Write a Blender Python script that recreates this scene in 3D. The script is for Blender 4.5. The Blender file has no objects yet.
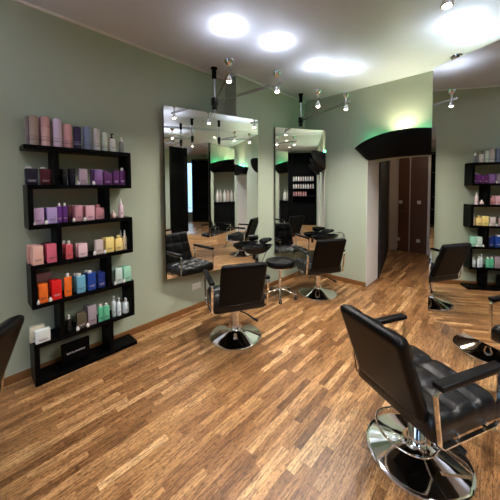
import bpy, bmesh, math, random
from mathutils import Vector, Matrix
random.seed(7)
S = bpy.context.scene
COL = S.collection
PI = math.pi

# ------------------------------------------------------------------ materials
def lin(c):
    return tuple(((v/255)/12.92 if v/255 <= .04045 else ((v/255+.055)/1.055)**2.4) for v in c)

def principled(name, rgb, rough=.5, metal=0., spec=.5, coat=0., noise=0., nscale=8., bump=0., bscale=60., emit=None, estr=0.):
    m = bpy.data.materials.new(name); m.use_nodes = True
    nt = m.node_tree; b = nt.nodes['Principled BSDF']
    b.inputs['Base Color'].default_value = (*rgb, 1)
    b.inputs['Roughness'].default_value = rough
    b.inputs['Metallic'].default_value = metal
    b.inputs['Specular IOR Level'].default_value = spec
    b.inputs['Coat Weight'].default_value = coat
    tc = nt.nodes.new('ShaderNodeTexCoord')
    if noise > 0:
        n = nt.nodes.new('ShaderNodeTexNoise'); n.inputs['Scale'].default_value = nscale; n.inputs['Detail'].default_value = 4
        nt.links.new(tc.outputs['Object'], n.inputs['Vector'])
        mx = nt.nodes.new('ShaderNodeMixRGB'); mx.blend_type = 'MIX'
        mx.inputs[1].default_value = (*[v*(1-noise) for v in rgb], 1)
        mx.inputs[2].default_value = (*[min(1, v*(1+noise)) for v in rgb], 1)
        nt.links.new(n.outputs['Fac'], mx.inputs[0]); nt.links.new(mx.outputs[0], b.inputs['Base Color'])
    if bump > 0:
        n2 = nt.nodes.new('ShaderNodeTexNoise'); n2.inputs['Scale'].default_value = bscale; n2.inputs['Detail'].default_value = 3
        nt.links.new(tc.outputs['Object'], n2.inputs['Vector'])
        bp = nt.nodes.new('ShaderNodeBump'); bp.inputs['Strength'].default_value = bump; bp.inputs['Distance'].default_value = .002
        nt.links.new(n2.outputs['Fac'], bp.inputs['Height']); nt.links.new(bp.outputs['Normal'], b.inputs['Normal'])
    if emit:
        b.inputs['Emission Color'].default_value = (*emit, 1); b.inputs['Emission Strength'].default_value = estr
    return m

def wood_floor():
    m = bpy.data.materials.new('strip_parquet'); m.use_nodes = True
    nt = m.node_tree; N = nt.nodes; L = nt.links
    b = N['Principled BSDF']
    tc = N.new('ShaderNodeTexCoord'); sp = N.new('ShaderNodeSeparateXYZ'); L.new(tc.outputs['Object'], sp.inputs[0])
    def M(op, a, bb=None, c=None):
        n = N.new('ShaderNodeMath'); n.operation = op
        for i, v in enumerate((a, bb, c)):
            if v is None: continue
            if isinstance(v, (int, float)): n.inputs[i].default_value = v
            else: L.new(v, n.inputs[i])
        return n.outputs[0]
    W, LEN = .052, .42
    xr = M('DIVIDE', sp.outputs['X'], W); row = M('FLOOR', xr); fx = M('FRACT', xr)
    w1 = N.new('ShaderNodeTexWhiteNoise'); w1.noise_dimensions = '1D'; L.new(row, w1.inputs['W'])
    yr = M('ADD', M('DIVIDE', sp.outputs['Y'], LEN), M('MULTIPLY', w1.outputs['Value'], 7.3))
    colm = M('FLOOR', yr); fy = M('FRACT', yr)
    cv = N.new('ShaderNodeCombineXYZ'); L.new(row, cv.inputs[0]); L.new(colm, cv.inputs[1])
    w2 = N.new('ShaderNodeTexWhiteNoise'); w2.noise_dimensions = '2D'; L.new(cv.outputs[0], w2.inputs['Vector'])
    ramp = N.new('ShaderNodeValToRGB'); e = ramp.color_ramp.elements
    e[0].position = 0; e[0].color = (*lin((122, 84, 50)), 1)
    e[1].position = 1; e[1].color = (*lin((222, 180, 130)), 1)
    for pos, c in ((.2, (150, 107, 67)), (.6, (172, 127, 82)), (.88, (198, 152, 103))):
        k = e.new(pos); k.color = (*lin(c), 1)
    L.new(w2.outputs['Value'], ramp.inputs[0])
    # grain: noise stretched along Y, offset per strip
    off = N.new('ShaderNodeCombineXYZ')
    L.new(M('MULTIPLY', sp.outputs['X'], 95.), off.inputs[0]); L.new(M('MULTIPLY', sp.outputs['Y'], 8.), off.inputs[1])
    L.new(M('MULTIPLY', w2.outputs['Value'], 37.), off.inputs[2])
    g = N.new('ShaderNodeTexNoise'); g.inputs['Scale'].default_value = 1.; g.inputs['Detail'].default_value = 5; g.inputs['Roughness'].default_value = .65
    L.new(off.outputs[0], g.inputs['Vector'])
    gr = N.new('ShaderNodeValToRGB'); ge = gr.color_ramp.elements
    ge[0].position = .34; ge[0].color = (.30, .25, .21, 1); ge[1].position = .60; ge[1].color = (1.2, 1.18, 1.15, 1)
    L.new(g.outputs['Fac'], gr.inputs[0])
    mul = N.new('ShaderNodeMixRGB'); mul.blend_type = 'MULTIPLY'; mul.inputs[0].default_value = .9
    L.new(ramp.outputs[0], mul.inputs[1]); L.new(gr.outputs[0], mul.inputs[2])
    # short dark pores
    off2 = N.new('ShaderNodeCombineXYZ')
    L.new(M('MULTIPLY', sp.outputs['X'], 210.), off2.inputs[0]); L.new(M('MULTIPLY', sp.outputs['Y'], 40.), off2.inputs[1])
    p = N.new('ShaderNodeTexNoise'); p.inputs['Scale'].default_value = 1.; p.inputs['Detail'].default_value = 2
    L.new(off2.outputs[0], p.inputs['Vector'])
    pr = N.new('ShaderNodeValToRGB'); pe = pr.color_ramp.elements
    pe[0].position = .34; pe[0].color = (.16, .11, .08, 1); pe[1].position = .50; pe[1].color = (1, 1, 1, 1)
    L.new(p.outputs['Fac'], pr.inputs[0])
    mul2 = N.new('ShaderNodeMixRGB'); mul2.blend_type = 'MULTIPLY'; mul2.inputs[0].default_value = .75
    L.new(mul.outputs[0], mul2.inputs[1]); L.new(pr.outputs[0], mul2.inputs[2])
    # joints
    ex = M('MINIMUM', fx, M('SUBTRACT', 1., fx)); ey = M('MULTIPLY', M('MINIMUM', fy, M('SUBTRACT', 1., fy)), LEN/W)
    j = M('LESS_THAN', M('MINIMUM', ex, ey), .016)
    mj = N.new('ShaderNodeMixRGB'); L.new(M('MULTIPLY', j, .65), mj.inputs[0]); L.new(mul2.outputs[0], mj.inputs[1]); mj.inputs[2].default_value = (*lin((58, 34, 18)), 1)
    L.new(mj.outputs[0], b.inputs['Base Color'])
    rr = N.new('ShaderNodeMapRange'); L.new(g.outputs['Fac'], rr.inputs[0]); rr.inputs[3].default_value = .42; rr.inputs[4].default_value = .28
    L.new(rr.outputs[0], b.inputs['Roughness']); b.inputs['Specular IOR Level'].default_value = .4
    bp = N.new('ShaderNodeBump'); bp.inputs['Strength'].default_value = .15; bp.inputs['Distance'].default_value = .001
    L.new(p.outputs['Fac'], bp.inputs['Height']); L.new(bp.outputs['Normal'], b.inputs['Normal'])
    return m

M = {}
M['wall'] = principled('sage_paint', lin((172, 181, 161)), .85, noise=.04, nscale=3, bump=.15, bscale=120, spec=.2)
M['ceiling'] = principled('ceiling_paint', lin((212, 214, 226)), .5, noise=.03, nscale=2, spec=.25)
M['white'] = principled('white_paint', lin((226, 224, 222)), .6, noise=.03)
M['floor'] = wood_floor()
M['oak'] = principled('baseboard_oak', lin((128, 84, 46)), .4, noise=.25, nscale=14)
M['black'] = principled('black_lacquer', (.0016, .0016, .0018), .35, noise=.2, spec=.06)
M['matt_black'] = principled('matt_black', (.0025, .0025, .0025), .6, noise=.2, spec=.08)
M['leather'] = principled('black_leather', (.0025, .0022, .0026), .33, noise=.15, nscale=20, bump=.3, bscale=260, spec=.13)
M['seat_leather'] = principled('seat_leather', (.004, .0036, .0044), .32, noise=.15, nscale=20, bump=.3, bscale=260, spec=.34)
M['chrome'] = principled('chrome', (.82, .81, .80), .07, 1., noise=.03, nscale=5)
M['steel'] = principled('brushed_steel', (.62, .62, .62), .25, 1., noise=.06, nscale=30)
M['silver'] = principled('mirror_silver', (.90, .915, .90), 0., 1.)
M['plastic_black'] = principled('black_plastic', (.005, .005, .0055), .3, noise=.15, spec=.3)
M['rubber'] = principled('rubber', (.02, .02, .02), .7, noise=.2)
M['brown_door'] = principled('brown_door_wood', lin((88, 52, 30)), .45, noise=.18, nscale=9)
M['hall_dark'] = principled('dark_hall_panel', lin((13, 10, 9)), .6, noise=.2)
M['hall_wall'] = principled('hall_wall_paint', lin((190, 180, 172)), .8, noise=.05)
M['bulb'] = principled('halogen_bulb', (1, .9, .75), .3, emit=(1, .86, .62), estr=28)
M['cold'] = principled('uplight_lens', (1, 1, 1), .3, emit=(.86, .92, 1.), estr=16)
M['led'] = principled('green_led_strip', (.3, 1, .6), .4, emit=(.08, 1., .5), estr=1.2)
M['warm_panel'] = principled('downlight_lens', (1, .95, .85), .4, emit=(1, .87, .66), estr=10)
M['socket'] = principled('white_socket_plastic', lin((225, 222, 214)), .4, noise=.02)
M['alu'] = principled('window_alu', lin((70, 74, 80)), .4, .3, noise=.05)
M['leaf'] = principled('leaf_green', lin((70, 120, 52)), .5, noise=.35, nscale=10)
M['terracotta'] = principled('terracotta', lin((160, 96, 66)), .8, noise=.1)
M['render_wall'] = principled('street_facade', lin((150, 170, 190)), .9, noise=.12, nscale=1.5)
M['paving'] = principled('street_paving', lin((120, 124, 130)), .9, noise=.15, nscale=6)
M['sign_white'] = principled('white_lettering', lin((205, 205, 205)), .6, noise=.02)
M['print'] = principled('dark_print', lin((60, 48, 56)), .6, noise=.05)
M['print_light'] = principled('pale_print', lin((200, 190, 205)), .6, noise=.05)

def glass_mat():
    m = bpy.data.materials.new('window_glass'); m.use_nodes = True
    nt = m.node_tree; nt.nodes.clear()
    o = nt.nodes.new('ShaderNodeOutputMaterial'); mx = nt.nodes.new('ShaderNodeMixShader')
    t = nt.nodes.new('ShaderNodeBsdfTransparent'); g = nt.nodes.new('ShaderNodeBsdfGlossy'); g.inputs['Roughness'].default_value = .02
    fr = nt.nodes.new('ShaderNodeFresnel'); fr.inputs['IOR'].default_value = 1.45
    t.inputs[0].default_value = (.94, .97, .98, 1)
    nt.links.new(fr.outputs[0], mx.inputs[0]); nt.links.new(t.outputs[0], mx.inputs[1]); nt.links.new(g.outputs[0], mx.inputs[2]); nt.links.new(mx.outputs[0], o.inputs[0])
    return m
M['glass'] = glass_mat()
_pm = {}
def paint(c, rough=.4):
    if c not in _pm:
        _pm[c] = principled('packaging_%02x%02x%02x' % c, lin(c), rough, noise=.04, nscale=30, spec=.4)
    return _pm[c]

# ------------------------------------------------------------------ geometry helpers
class MB:
    def __init__(s): s.bm = bmesh.new()
    def _bev(s, edges, r, seg=2):
        if r > 0: bmesh.ops.bevel(s.bm, geom=edges, offset=r, segments=seg, profile=.5, affect='EDGES', clamp_overlap=True)
    def box(s, x0, x1, y0, y1, z0, z1, bev=0., seg=2, mat=None):
        r = bmesh.ops.create_cube(s.bm, size=1.)
        T = Matrix.Translation(((x0+x1)/2, (y0+y1)/2, (z0+z1)/2)) @ Matrix.Diagonal((abs(x1-x0), abs(y1-y0), abs(z1-z0), 1))
        if mat is not None: T = mat @ T
        bmesh.ops.transform(s.bm, matrix=T, verts=r['verts'])
        if bev > 0: s._bev(list({e for v in r['verts'] for e in v.link_edges}), bev, seg)
        return s
    def lathe(s, prof, n=32, o=(0, 0, 0), mat=None, sx=1., sy=1.):
        rings = []
        for r, z in prof:
            if r < 1e-6: ring = [s.bm.verts.new((o[0], o[1], o[2]+z))]
            else: ring = [s.bm.verts.new((o[0]+sx*r*math.cos(2*PI*k/n), o[1]+sy*r*math.sin(2*PI*k/n), o[2]+z)) for k in range(n)]
            rings.append(ring)
        vs = [v for q in rings for v in q]
        for a, b in zip(rings, rings[1:]):
            for k in range(n):
                k2 = (k+1) % n
                if len(a) == 1 and len(b) == 1: continue
                if len(a) == 1: f = (a[0], b[k2], b[k])
                elif len(b) == 1: f = (a[k], a[k2], b[0])
                else: f = (a[k], a[k2], b[k2], b[k])
                try: s.bm.faces.new(f)
                except ValueError: pass
        for ring, fl in ((rings[0], 1), (rings[-1], 0)):
            if len(ring) > 1:
                try: s.bm.faces.new(ring[::-1] if fl else ring)
                except ValueError: pass
        if mat is not None: bmesh.ops.transform(s.bm, matrix=mat, verts=vs)
        return s
    def rod(s, a, b, r, n=16, r2=None):
        a = Vector(a); b = Vector(b); d = b-a
        q = d.to_track_quat('Z', 'Y').to_matrix().to_4x4()
        return s.lathe([(r, 0), (r2 if r2 is not None else r, d.length)], n, mat=Matrix.Translation(a) @ q)
    def tube(s, pts, r, n=10, closed=False, fx=1., fy=1.):
        pts = [Vector(p) for p in pts]; rings = []; m = len(pts)
        up = None
        for i, p in enumerate(pts):
            if closed: t = pts[(i+1) % m]-pts[i-1]
            else: t = pts[min(i+1, m-1)]-pts[max(i-1, 0)]
            t.normalize()
            if up is None:
                up = Vector((0, 0, 1)) if abs(t.z) < .9 else Vector((1, 0, 0))
            sd = t.cross(up).normalized(); up = sd.cross(t).normalized()
            rings.append([s.bm.verts.new(p+sd*(r*fx*math.cos(2*PI*k/n))+up*(r*fy*math.sin(2*PI*k/n))) for k in range(n)])
        rr = range(m if closed else m-1)
        for i in rr:
            a = rings[i]; b = rings[(i+1) % m]
            for k in range(n): s.bm.faces.new((a[k], a[(k+1) % n], b[(k+1) % n], b[k]))
        if not closed:
            s.bm.faces.new(rings[0][::-1]); s.bm.faces.new(rings[-1])
        return s
    def ribbon(s, pts, w, t, axis=Vector((1, 0, 0)), closed=False):
        """flat bar of width w along axis and thickness t following pts (in a plane normal to axis)"""
        pts = [Vector(p) for p in pts]; m = len(pts); rings = []
        for i, p in enumerate(pts):
            tg = (pts[(i+1) % m]-pts[i-1]) if closed else (pts[min(i+1, m-1)]-pts[max(i-1, 0)])
            tg.normalize(); nn = tg.cross(axis).normalized()
            rings.append([s.bm.verts.new(p+axis*(a*w/2)+nn*(b*t/2)) for a, b in ((-1, -1), (1, -1), (1, 1), (-1, 1))])
        for i in range(m if closed else m-1):
            a = rings[i]; b = rings[(i+1) % m]
            for k in range(4): s.bm.faces.new((a[k], a[(k+1) % 4], b[(k+1) % 4], b[k]))
        if not closed:
            s.bm.faces.new(rings[0][::-1]); s.bm.faces.new(rings[-1])
        return s
    def pad(s, w, d, t, nx, ny, puff, T, bulge=0., res=8, cr=.035):
        """upholstered pad: rounded-corner slab, quilted top (nx by ny cushions), smooth underside"""
        U = nx*res; V = ny*res
        def f(u, v):
            h = 0
            if nx > 1 or ny > 1:
                fu = (u*nx) % 1.; fv = (v*ny) % 1.
                h = puff*(max(0, (4*fu*(1-fu)))**.38)*(max(0, (4*fv*(1-fv)))**.38)
            e = min(u, 1-u)*w; g = min(v, 1-v)*d
            R = .03
            def rd(q): return 0 if q >= R else R-math.sqrt(max(0, R*R-(R-q)**2))
            return h-rd(e)*.8-rd(g)*.8+bulge*math.sin(PI*u)*math.sin(PI*v)
        def xy(u, v):
            x = (u-.5)*w; y = (v-.5)*d
            cx = w/2-cr; cy = d/2-cr
            if abs(x) > cx and abs(y) > cy:
                dx = abs(x)-cx; dy = abs(y)-cy; l = math.hypot(dx, dy); mx = max(dx, dy)
                if l > 1e-9:
                    k = mx/l; x = math.copysign(cx+dx*k, x); y = math.copysign(cy+dy*k, y)
            return x, y
        top = [[None]*(V+1) for _ in range(U+1)]; bot = [[None]*(V+1) for _ in range(U+1)]
        for i in range(U+1):
            for j in range(V+1):
                u = i/U; v = j/V; x, y = xy(u, v)
                top[i][j] = s.bm.verts.new(T @ Vector((x, y, t+f(u, v))))
                e = min(min(u, 1-u)*w, min(v, 1-v)*d); r0 = .018
                zb = 0 if e >= r0 else (r0-math.sqrt(max(0, r0*r0-(r0-e)**2)))*.7
                bot[i][j] = s.bm.verts.new(T @ Vector((x, y, zb)))
        for i in range(U):
            for j in range(V):
                s.bm.faces.new((top[i][j], top[i+1][j], top[i+1][j+1], top[i][j+1]))
                s.bm.faces.new((bot[i][j], bot[i][j+1], bot[i+1][j+1], bot[i+1][j]))
        ring = [(i, 0) for i in range(U)]+[(U, j) for j in range(V)]+[(i, V) for i in range(U, 0, -1)]+[(0, j) for j in range(V, 0, -1)]
        for a, b in zip(ring, ring[1:]+ring[:1]):
            s.bm.faces.new((bot[a[0]][a[1]], bot[b[0]][b[1]], top[b[0]][b[1]], top[a[0]][a[1]]))
        return s
    def prism(s, pts, z0, z1):
        a = [s.bm.verts.new((*p, z0)) for p in pts]; b = [s.bm.verts.new((*p, z1)) for p in pts]
        n = len(pts)
        for k in range(n): s.bm.faces.new((a[k], a[(k+1) % n], b[(k+1) % n], b[k]))
        s.bm.faces.new(a[::-1]); s.bm.faces.new(b)
        return s
    def build(s, name, mat, parent=None, smooth=True, angle=40):
        bmesh.ops.recalc_face_normals(s.bm, faces=s.bm.faces)
        me = bpy.data.meshes.new(name); s.bm.to_mesh(me); s.bm.free()
        me.materials.append(mat)
        if smooth:
            me.polygons.foreach_set('use_smooth', [True]*len(me.polygons))
            try: me.set_sharp_from_angle(angle=math.radians(angle))
            except Exception: pass
        o = bpy.data.objects.new(name, me); COL.objects.link(o)
        if parent: o.parent = parent
        return o

def thing(name, label, cat, loc=(0, 0, 0), rz=0., group=None):
    o = bpy.data.objects.new(name, None); o.empty_display_size = .1; COL.objects.link(o)
    o.location = loc; o.rotation_euler = (0, 0, rz)
    o['label'] = label; o['category'] = cat
    if group: o['group'] = group
    return o
def tag(o, label, cat, group=None):
    o['label'] = label; o['category'] = cat
    if group: o['group'] = group
    return o
def struct(o):
    o['kind'] = 'structure'; return o
def sbox(name, m, *a, **k):
    return struct(MB().box(*a, **k).build(name, m, smooth=False))
def copy_tree(o, parent=None):
    c = o.copy(); COL.objects.link(c)
    if parent: c.parent = parent
    for ch in list(o.children): copy_tree(ch, c)
    return c

# ------------------------------------------------------------------ the room (x to the right along the arch wall, y towards the arch wall)
ZC = 3.2176
XA, XB, YS, YD = -3.002, -2.759, 2.69, 4.487
XR, YB = 5.0, -4.2
sbox('floor', M['floor'], -3.3, 5.3, -4.5, 8.0, -.05, 0)
sbox('ceiling', M['ceiling'], -3.3, 1.07, -4.5, YD+.2, ZC, ZC+.1)
sbox('ceiling_right', M['ceiling'], 1.07, 5.3, -4.5, YD+.2, ZC-.05, ZC+.1)
sbox('wall_left', M['wall'], XA-.2, XA, -4.4, YS+.1, 0, ZC)
sbox('wall_left_step', M['wall'], XA-.2, XB, YS, YD+.3, 0, ZC)
sbox('trim_1', M['white'], XA, XA+.02, YB, YS, ZC-.022, ZC)
sbox('trim_2', M['white'], XB, XB+.02, YS, YD, ZC-.022, ZC)
sbox('trim_3', M['white'], XA, XB, YS-.02, YS, ZC-.022, ZC)
sbox('baseboard_left', M['oak'], XA, XA+.018, YB, YS-.018, 0, .07, bev=.004)
sbox('baseboard_step', M['oak'], XA+.001, XB+.018, YS-.018, YS, 0, .07, bev=.004)
sbox('baseboard_left_step', M['oak'], XB, XB+.018, YS, YD, 0, .07, bev=.004)
sbox('baseboard_back', M['oak'], XB, -1.605, YD-.018, YD, 0, .07, bev=.004)

# arch wall with three segmental openings
ARCH = [(-1.0, .605), (.62, .55), (2.68, .55)]           # centre, half width
def arch_z(c, h, x): return 2.06+.05*(1-((x-c)/h)**2)
def wall_with_arches():
    bm = MB(); y0, y1 = YD, YD+.557
    xs = [(XB-.05, 'w')]
    def col(x0, x1, zb0, zb1):
        v = [bm.bm.verts.new(p) for p in ((x0, y0, zb0), (x1, y0, zb1), (x1, y0, ZC), (x0, y0, ZC), (x0, y1, zb0), (x1, y1, zb1), (x1, y1, ZC), (x0, y1, ZC))]
        for f in ((0, 1, 2, 3), (5, 4, 7, 6), (4, 5, 1, 0), (3, 2, 6, 7), (4, 0, 3, 7), (1, 5, 6, 2)): bm.bm.faces.new([v[i] for i in f])
    x = XB-.05
    for c, h in ARCH:
        col(x, c-h, 0, 0)
        n = 12
        for k in range(n):
            a = c-h+2*h*k/n; b = c-h+2*h*(k+1)/n
            col(a, b, arch_z(c, h, a), arch_z(c, h, b))
        x = c+h
    col(x, XR+.2, 0, 0)
    return struct(bm.build('wall_back', M['wall'], smooth=False))
wall_with_arches()
k = 0
for c, h in ARCH:                                          # painted reveals of the openings
    for sgn in (-1, 1):
        k += 1
        x = c+sgn*h
        sbox('trim_%d' % (k+3), M['white'], min(x, x-sgn*.004), max(x, x-sgn*.004), YD+.004, YD+.557, 0, 2.06)
# hallway behind the first arch
sbox('wall_hall_left', M['hall_wall'], -2.25, -2.13, YD+.557, 7.72, 0, 2.7)
sbox('wall_hall_right', M['hall_wall'], -.60, -.45, YD+.557, 7.72, 0, 2.7)
sbox('wall_hall_end', M['hall_wall'], -2.25, -.45, 7.62, 7.76, 0, 2.7)
sbox('ceiling_hall', M['hall_wall'], -2.3, -.4, YD+.557, 7.8, 2.62, 2.72)
sbox('baseboard_hall', M['hall_dark'], -1.95, -.6, 7.585, 7.62, 0, .06)
pp = MB().prism([(-1.605, 5.045), (-1.575, 5.045), (-2.06, 7.25), (-2.10, 7.25)], 0, 2.45).build('wall_hall_panel', M['hall_dark'], smooth=False); struct(pp)
d1 = sbox('door_1', M['brown_door'], -1.925, -1.685, 7.56, 7.618, .005, 2.40, bev=.004)
struct(MB().box(-1.685, -1.66, 7.57, 7.618, .005, 2.40).build('trim_20', M['hall_wall'], smooth=False))
d2 = sbox('door_2', M['brown_door'], -1.66, -1.30, 7.56, 7.618, .005, 2.40, bev=.004)
struct(MB().box(-1.30, -1.22, 7.56, 7.618, .005, 2.40).build('trim_21', M['white'], smooth=False))
hb = MB(); hb.rod((-1.86, 7.56, 1.02), (-1.86, 7.51, 1.02), .012); hb.rod((-1.86, 7.51, 1.02), (-1.75, 7.51, 1.02), .011); hb.lathe([(.028, 0), (.028, .01)], 16, mat=Matrix.Translation((-1.86, 7.56, 1.02)) @ Matrix.Rotation(PI/2, 4, 'X'))
hb.build('door_handle', M['steel'], d1)
def plate(name, x, y, z, nrm, label, cat, grp):
    """wall plate: frame and insert; nrm = rotation about z (0 faces -y)"""
    t = thing(name, label, cat, (x, y, z), nrm, grp)
    MB().box(-.04, .04, -.010, 0, -.04, .04, bev=.003).build('frame', M['socket'], t)
    MB().box(-.026, .026, -.014, -.010, -.026, .026, bev=.002).build('insert', M['socket'], t)
    return t
plate('light_switch', -1.876, 7.56, 1.24, 0, 'white light switch high on the left brown hallway door panel', 'switch', 'hallway plates')
plate('light_switch', -1.474, 7.56, 1.24, 0, 'white light switch high on the right brown hallway door panel', 'switch', 'hallway plates')
plate('wall_socket', -1.912, 7.56, .30, 0, 'white socket low on the left brown hallway door panel', 'socket', 'hallway plates')
plate('wall_socket', -1.477, 7.56, .30, 0, 'white socket low on the right brown hallway door panel', 'socket', 'hallway plates')
ts = thing('wall_socket', 'white double wall socket low on the green wall under the large mirror', 'socket', (XA, 2.135, .313), PI/2)
MB().box(-.075, .075, -.012, 0, -.04, .04, bev=.003).build('frame', M['socket'], ts)
for sx in (-.035, .035):
    MB().lathe([(.026, 0), (.026, .003), (.02, .003), (.018, .001), (0, .001)], 20, mat=Matrix.Translation((sx, -.012, 0)) @ Matrix.Rotation(PI/2, 4, 'X')).build('insert', M['socket'], ts)

# back of the second and third arch niches
for i, (c, h) in enumerate(ARCH[1:]):
    sbox('wall_niche_%d' % (i+1), M['wall'], c-h-.1, c+h+.1, YD+.557, YD+.65, 0, 2.7)
# remaining walls with the shop window and an added, unseen daylight window
sbox('wall_right', M['wall'], XR, XR+.2, -4.4, YD+.3, 0, ZC)
WX0, WX1, WZ0, WZ1 = 2.64, 4.3, .35, 2.88
WINS = [(WX0, WX1), (-2.55, -.25)]  # shop window, then an unseen one added to bring in cool daylight
sbox('wall_front', M['wall'], XA-.2, WINS[1][0], YB-.2, YB, 0, ZC)
sbox('wall_front_pier', M['wall'], WINS[1][1], WX0, YB-.2, YB, 0, ZC)
sbox('wall_front_right', M['wall'], WX1, XR+.2, YB-.2, YB, 0, ZC)
for i, (wa, wb) in enumerate(WINS):
    sbox('wall_front_sill_%d' % (i+1), M['wall'], wa, wb, YB-.2, YB, 0, WZ0)
    sbox('wall_front_lintel_%d' % (i+1), M['wall'], wa, wb, YB-.2, YB, WZ1, ZC)
    w = MB()
    w.box(wa, wb, YB-.14, YB-.06, WZ0, WZ0+.06); w.box(wa, wb, YB-.14, YB-.06, WZ1-.06, WZ1)
    for x in (wa, (wa+wb)/2-.03, wb-.06): w.box(x, x+.06, YB-.14, YB-.06, WZ0, WZ1)
    win = struct(w.build('window_%d' % (i+1), M['alu'], smooth=False))
    MB().box(wa+.03, wb-.03, YB-.104, YB-.096, WZ0+.03, WZ1-.03).build('pane', M['glass'], win, smooth=False)
struct(MB().box(-6, 12, -14, YB-.3, -.2, -.12).build('ground', M['paving'], smooth=False))
fac = tag(MB().box(-4, 12, -14.4, -14, -.2, 4.2).build('building', M['render_wall'], smooth=False), 'pale street facade across from the shop window', 'building')

# ------------------------------------------------------------------ arch canopies (boat shaped uplight shells)
def canopy(c, hw, label):
    t = thing('arch_canopy', label, 'canopy', (c, YD, 0), 0, 'black canopies over the arches')
    n = 28; W = hw+.20
    zt = lambda u: 2.262+.152*(1-u*u)             # upper rim on the arc
    ztb = lambda u: 2.262+.235*(1-u*u)
    pj = lambda u: .02+.34*(1-u*u)**.8           # how far the rim stands off the wall
    zb = lambda u: (2.262-(1-abs(u))/.255*.215) if abs(u) > .745 else 2.047+.03*(1-(u/.745)**2)
    b = MB(); V = b.bm.verts
    outer = []; 
    m = 7
    for i in range(n+1):
        u = -1+2*i/n; row = []
        for j in range(m+1):
            s = j/m                                # 0 at the foot on the wall, 1 at the rim
            y = -pj(u)*math.sin(s*PI/2)**.9-.002; z = zb(u)+(zt(u)-zb(u))*(1-math.cos(s*PI/2))**.75
            row.append(V.new((u*W, y, z)))
        outer.append(row)
    inner = []
    for i in range(n+1):
        u = -1+2*i/n; row = []
        for j in range(m+1):
            s = j/m; y = -max(pj(u)-.025, .0)*math.sin(s*PI/2)**.9-.001; z = min(zb(u)+.05, zt(u)-.002)+(zt(u)-min(zb(u)+.05, zt(u)-.002))*(1-math.cos(s*PI/2))**.75
            row.append(V.new((u*W, y, z)))
        inner.append(row)
    F = b.bm.faces.new
    for i in range(n):
        for j in range(m):
            F((outer[i][j], outer[i+1][j], outer[i+1][j+1], outer[i][j+1])); F((inner[i][j], inner[i][j+1], inner[i+1][j+1], inner[i+1][j]))
        F((outer[i][m], outer[i+1][m], inner[i+1][m], inner[i][m])); F((outer[i][0], inner[i][0], inner[i+1][0], outer[i+1][0]))
    for i in (0, n):
        for j in range(m): F((outer[i][j], outer[i][j+1], inner[i][j+1], inner[i][j]))
    b.build('shell', M['matt_black'], t)
    g = MB()
    g.tube([(u*W*.84, -.05, zt(u*.84)-.075) for u in [-1+2*i/20 for i in range(21)]], .010, 8)
    g.build('led_strip', M['led'], t)
    lp = MB().lathe([(.035, 0), (.045, .03), (.045, .06), (.03, .06), (0, .055)], 20, o=(-.08, -.16, 2.25)).build('lamp', M['steel'], t)
    MB().lathe([(.028, 0), (.028, .004), (0, .006)], 16, o=(-.08, -.16, 2.312)).build('bulb', M['bulb'], lp)
    for i, u in enumerate((-.62, -.2, .2, .62)):
        l = bpy.data.lights.new('green_led', 'POINT'); l.color = (.04, 1., .42); l.energy = .55; l.shadow_soft_size = .03
        lo = bpy.data.objects.new('green_led', l); COL.objects.link(lo); lo.parent = t; lo.location = (u*W, -.07, zt(u)-.03)
    l = bpy.data.lights.new('arch_halogen', 'SPOT'); l.color = (1, .85, .6); l.energy = 15; l.spot_size = 2.4; l.spot_blend = .9; l.shadow_soft_size = .02
    lo = bpy.data.objects.new('arch_halogen', l); COL.objects.link(lo); lo.parent = t; lo.location = (-.08, -.15, 2.335); lo.rotation_euler = (PI+.12, 0, 0)
    return t
canopy(-1.0, .605, 'black boat shaped canopy with green glow over the hallway opening')
canopy(.62, .55, 'black canopy over the middle arch seen only in mirrors')
canopy(2.68, .55, 'black canopy over the far right arch seen only in mirrors')

# ------------------------------------------------------------------ mirrors with pole lights
ZT, ZBM = 2.606, .543
def wall_mirror(a, b, label, flip=False):
    a = Vector((*a, 0)); b = Vector((*b, 0)); d = (b-a); L = d.length; ang = math.atan2(d.y, d.x)
    t = thing('hanging_mirror', label, 'mirror', (a.x, a.y, ZBM), ang, 'salon mirrors')
    h = ZT-ZBM
    # local: x along the width, reflective side at y = 0 facing -y
    MB().box(.002, L-.002, 0, .006, .002, h-.002).build('glass', M['silver'], t, smooth=False)
    bk = MB().box(0, L, .006, .028, 0, h)
    bk.build('backing', M['matt_black'], t, smooth=False)
    return t
def spot_light(name, parent, loc, rot, color, energy, size, blend, soft):
    l = bpy.data.lights.new(name, 'SPOT'); l.color = color; l.energy = energy; l.spot_size = size; l.spot_blend = blend; l.shadow_soft_size = soft
    o = bpy.data.objects.new(name, l); COL.objects.link(o); o.parent = parent; o.location = loc; o.rotation_euler = rot
    return o
ZL = 2.77
UP, DOWN = 7., 30.
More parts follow.
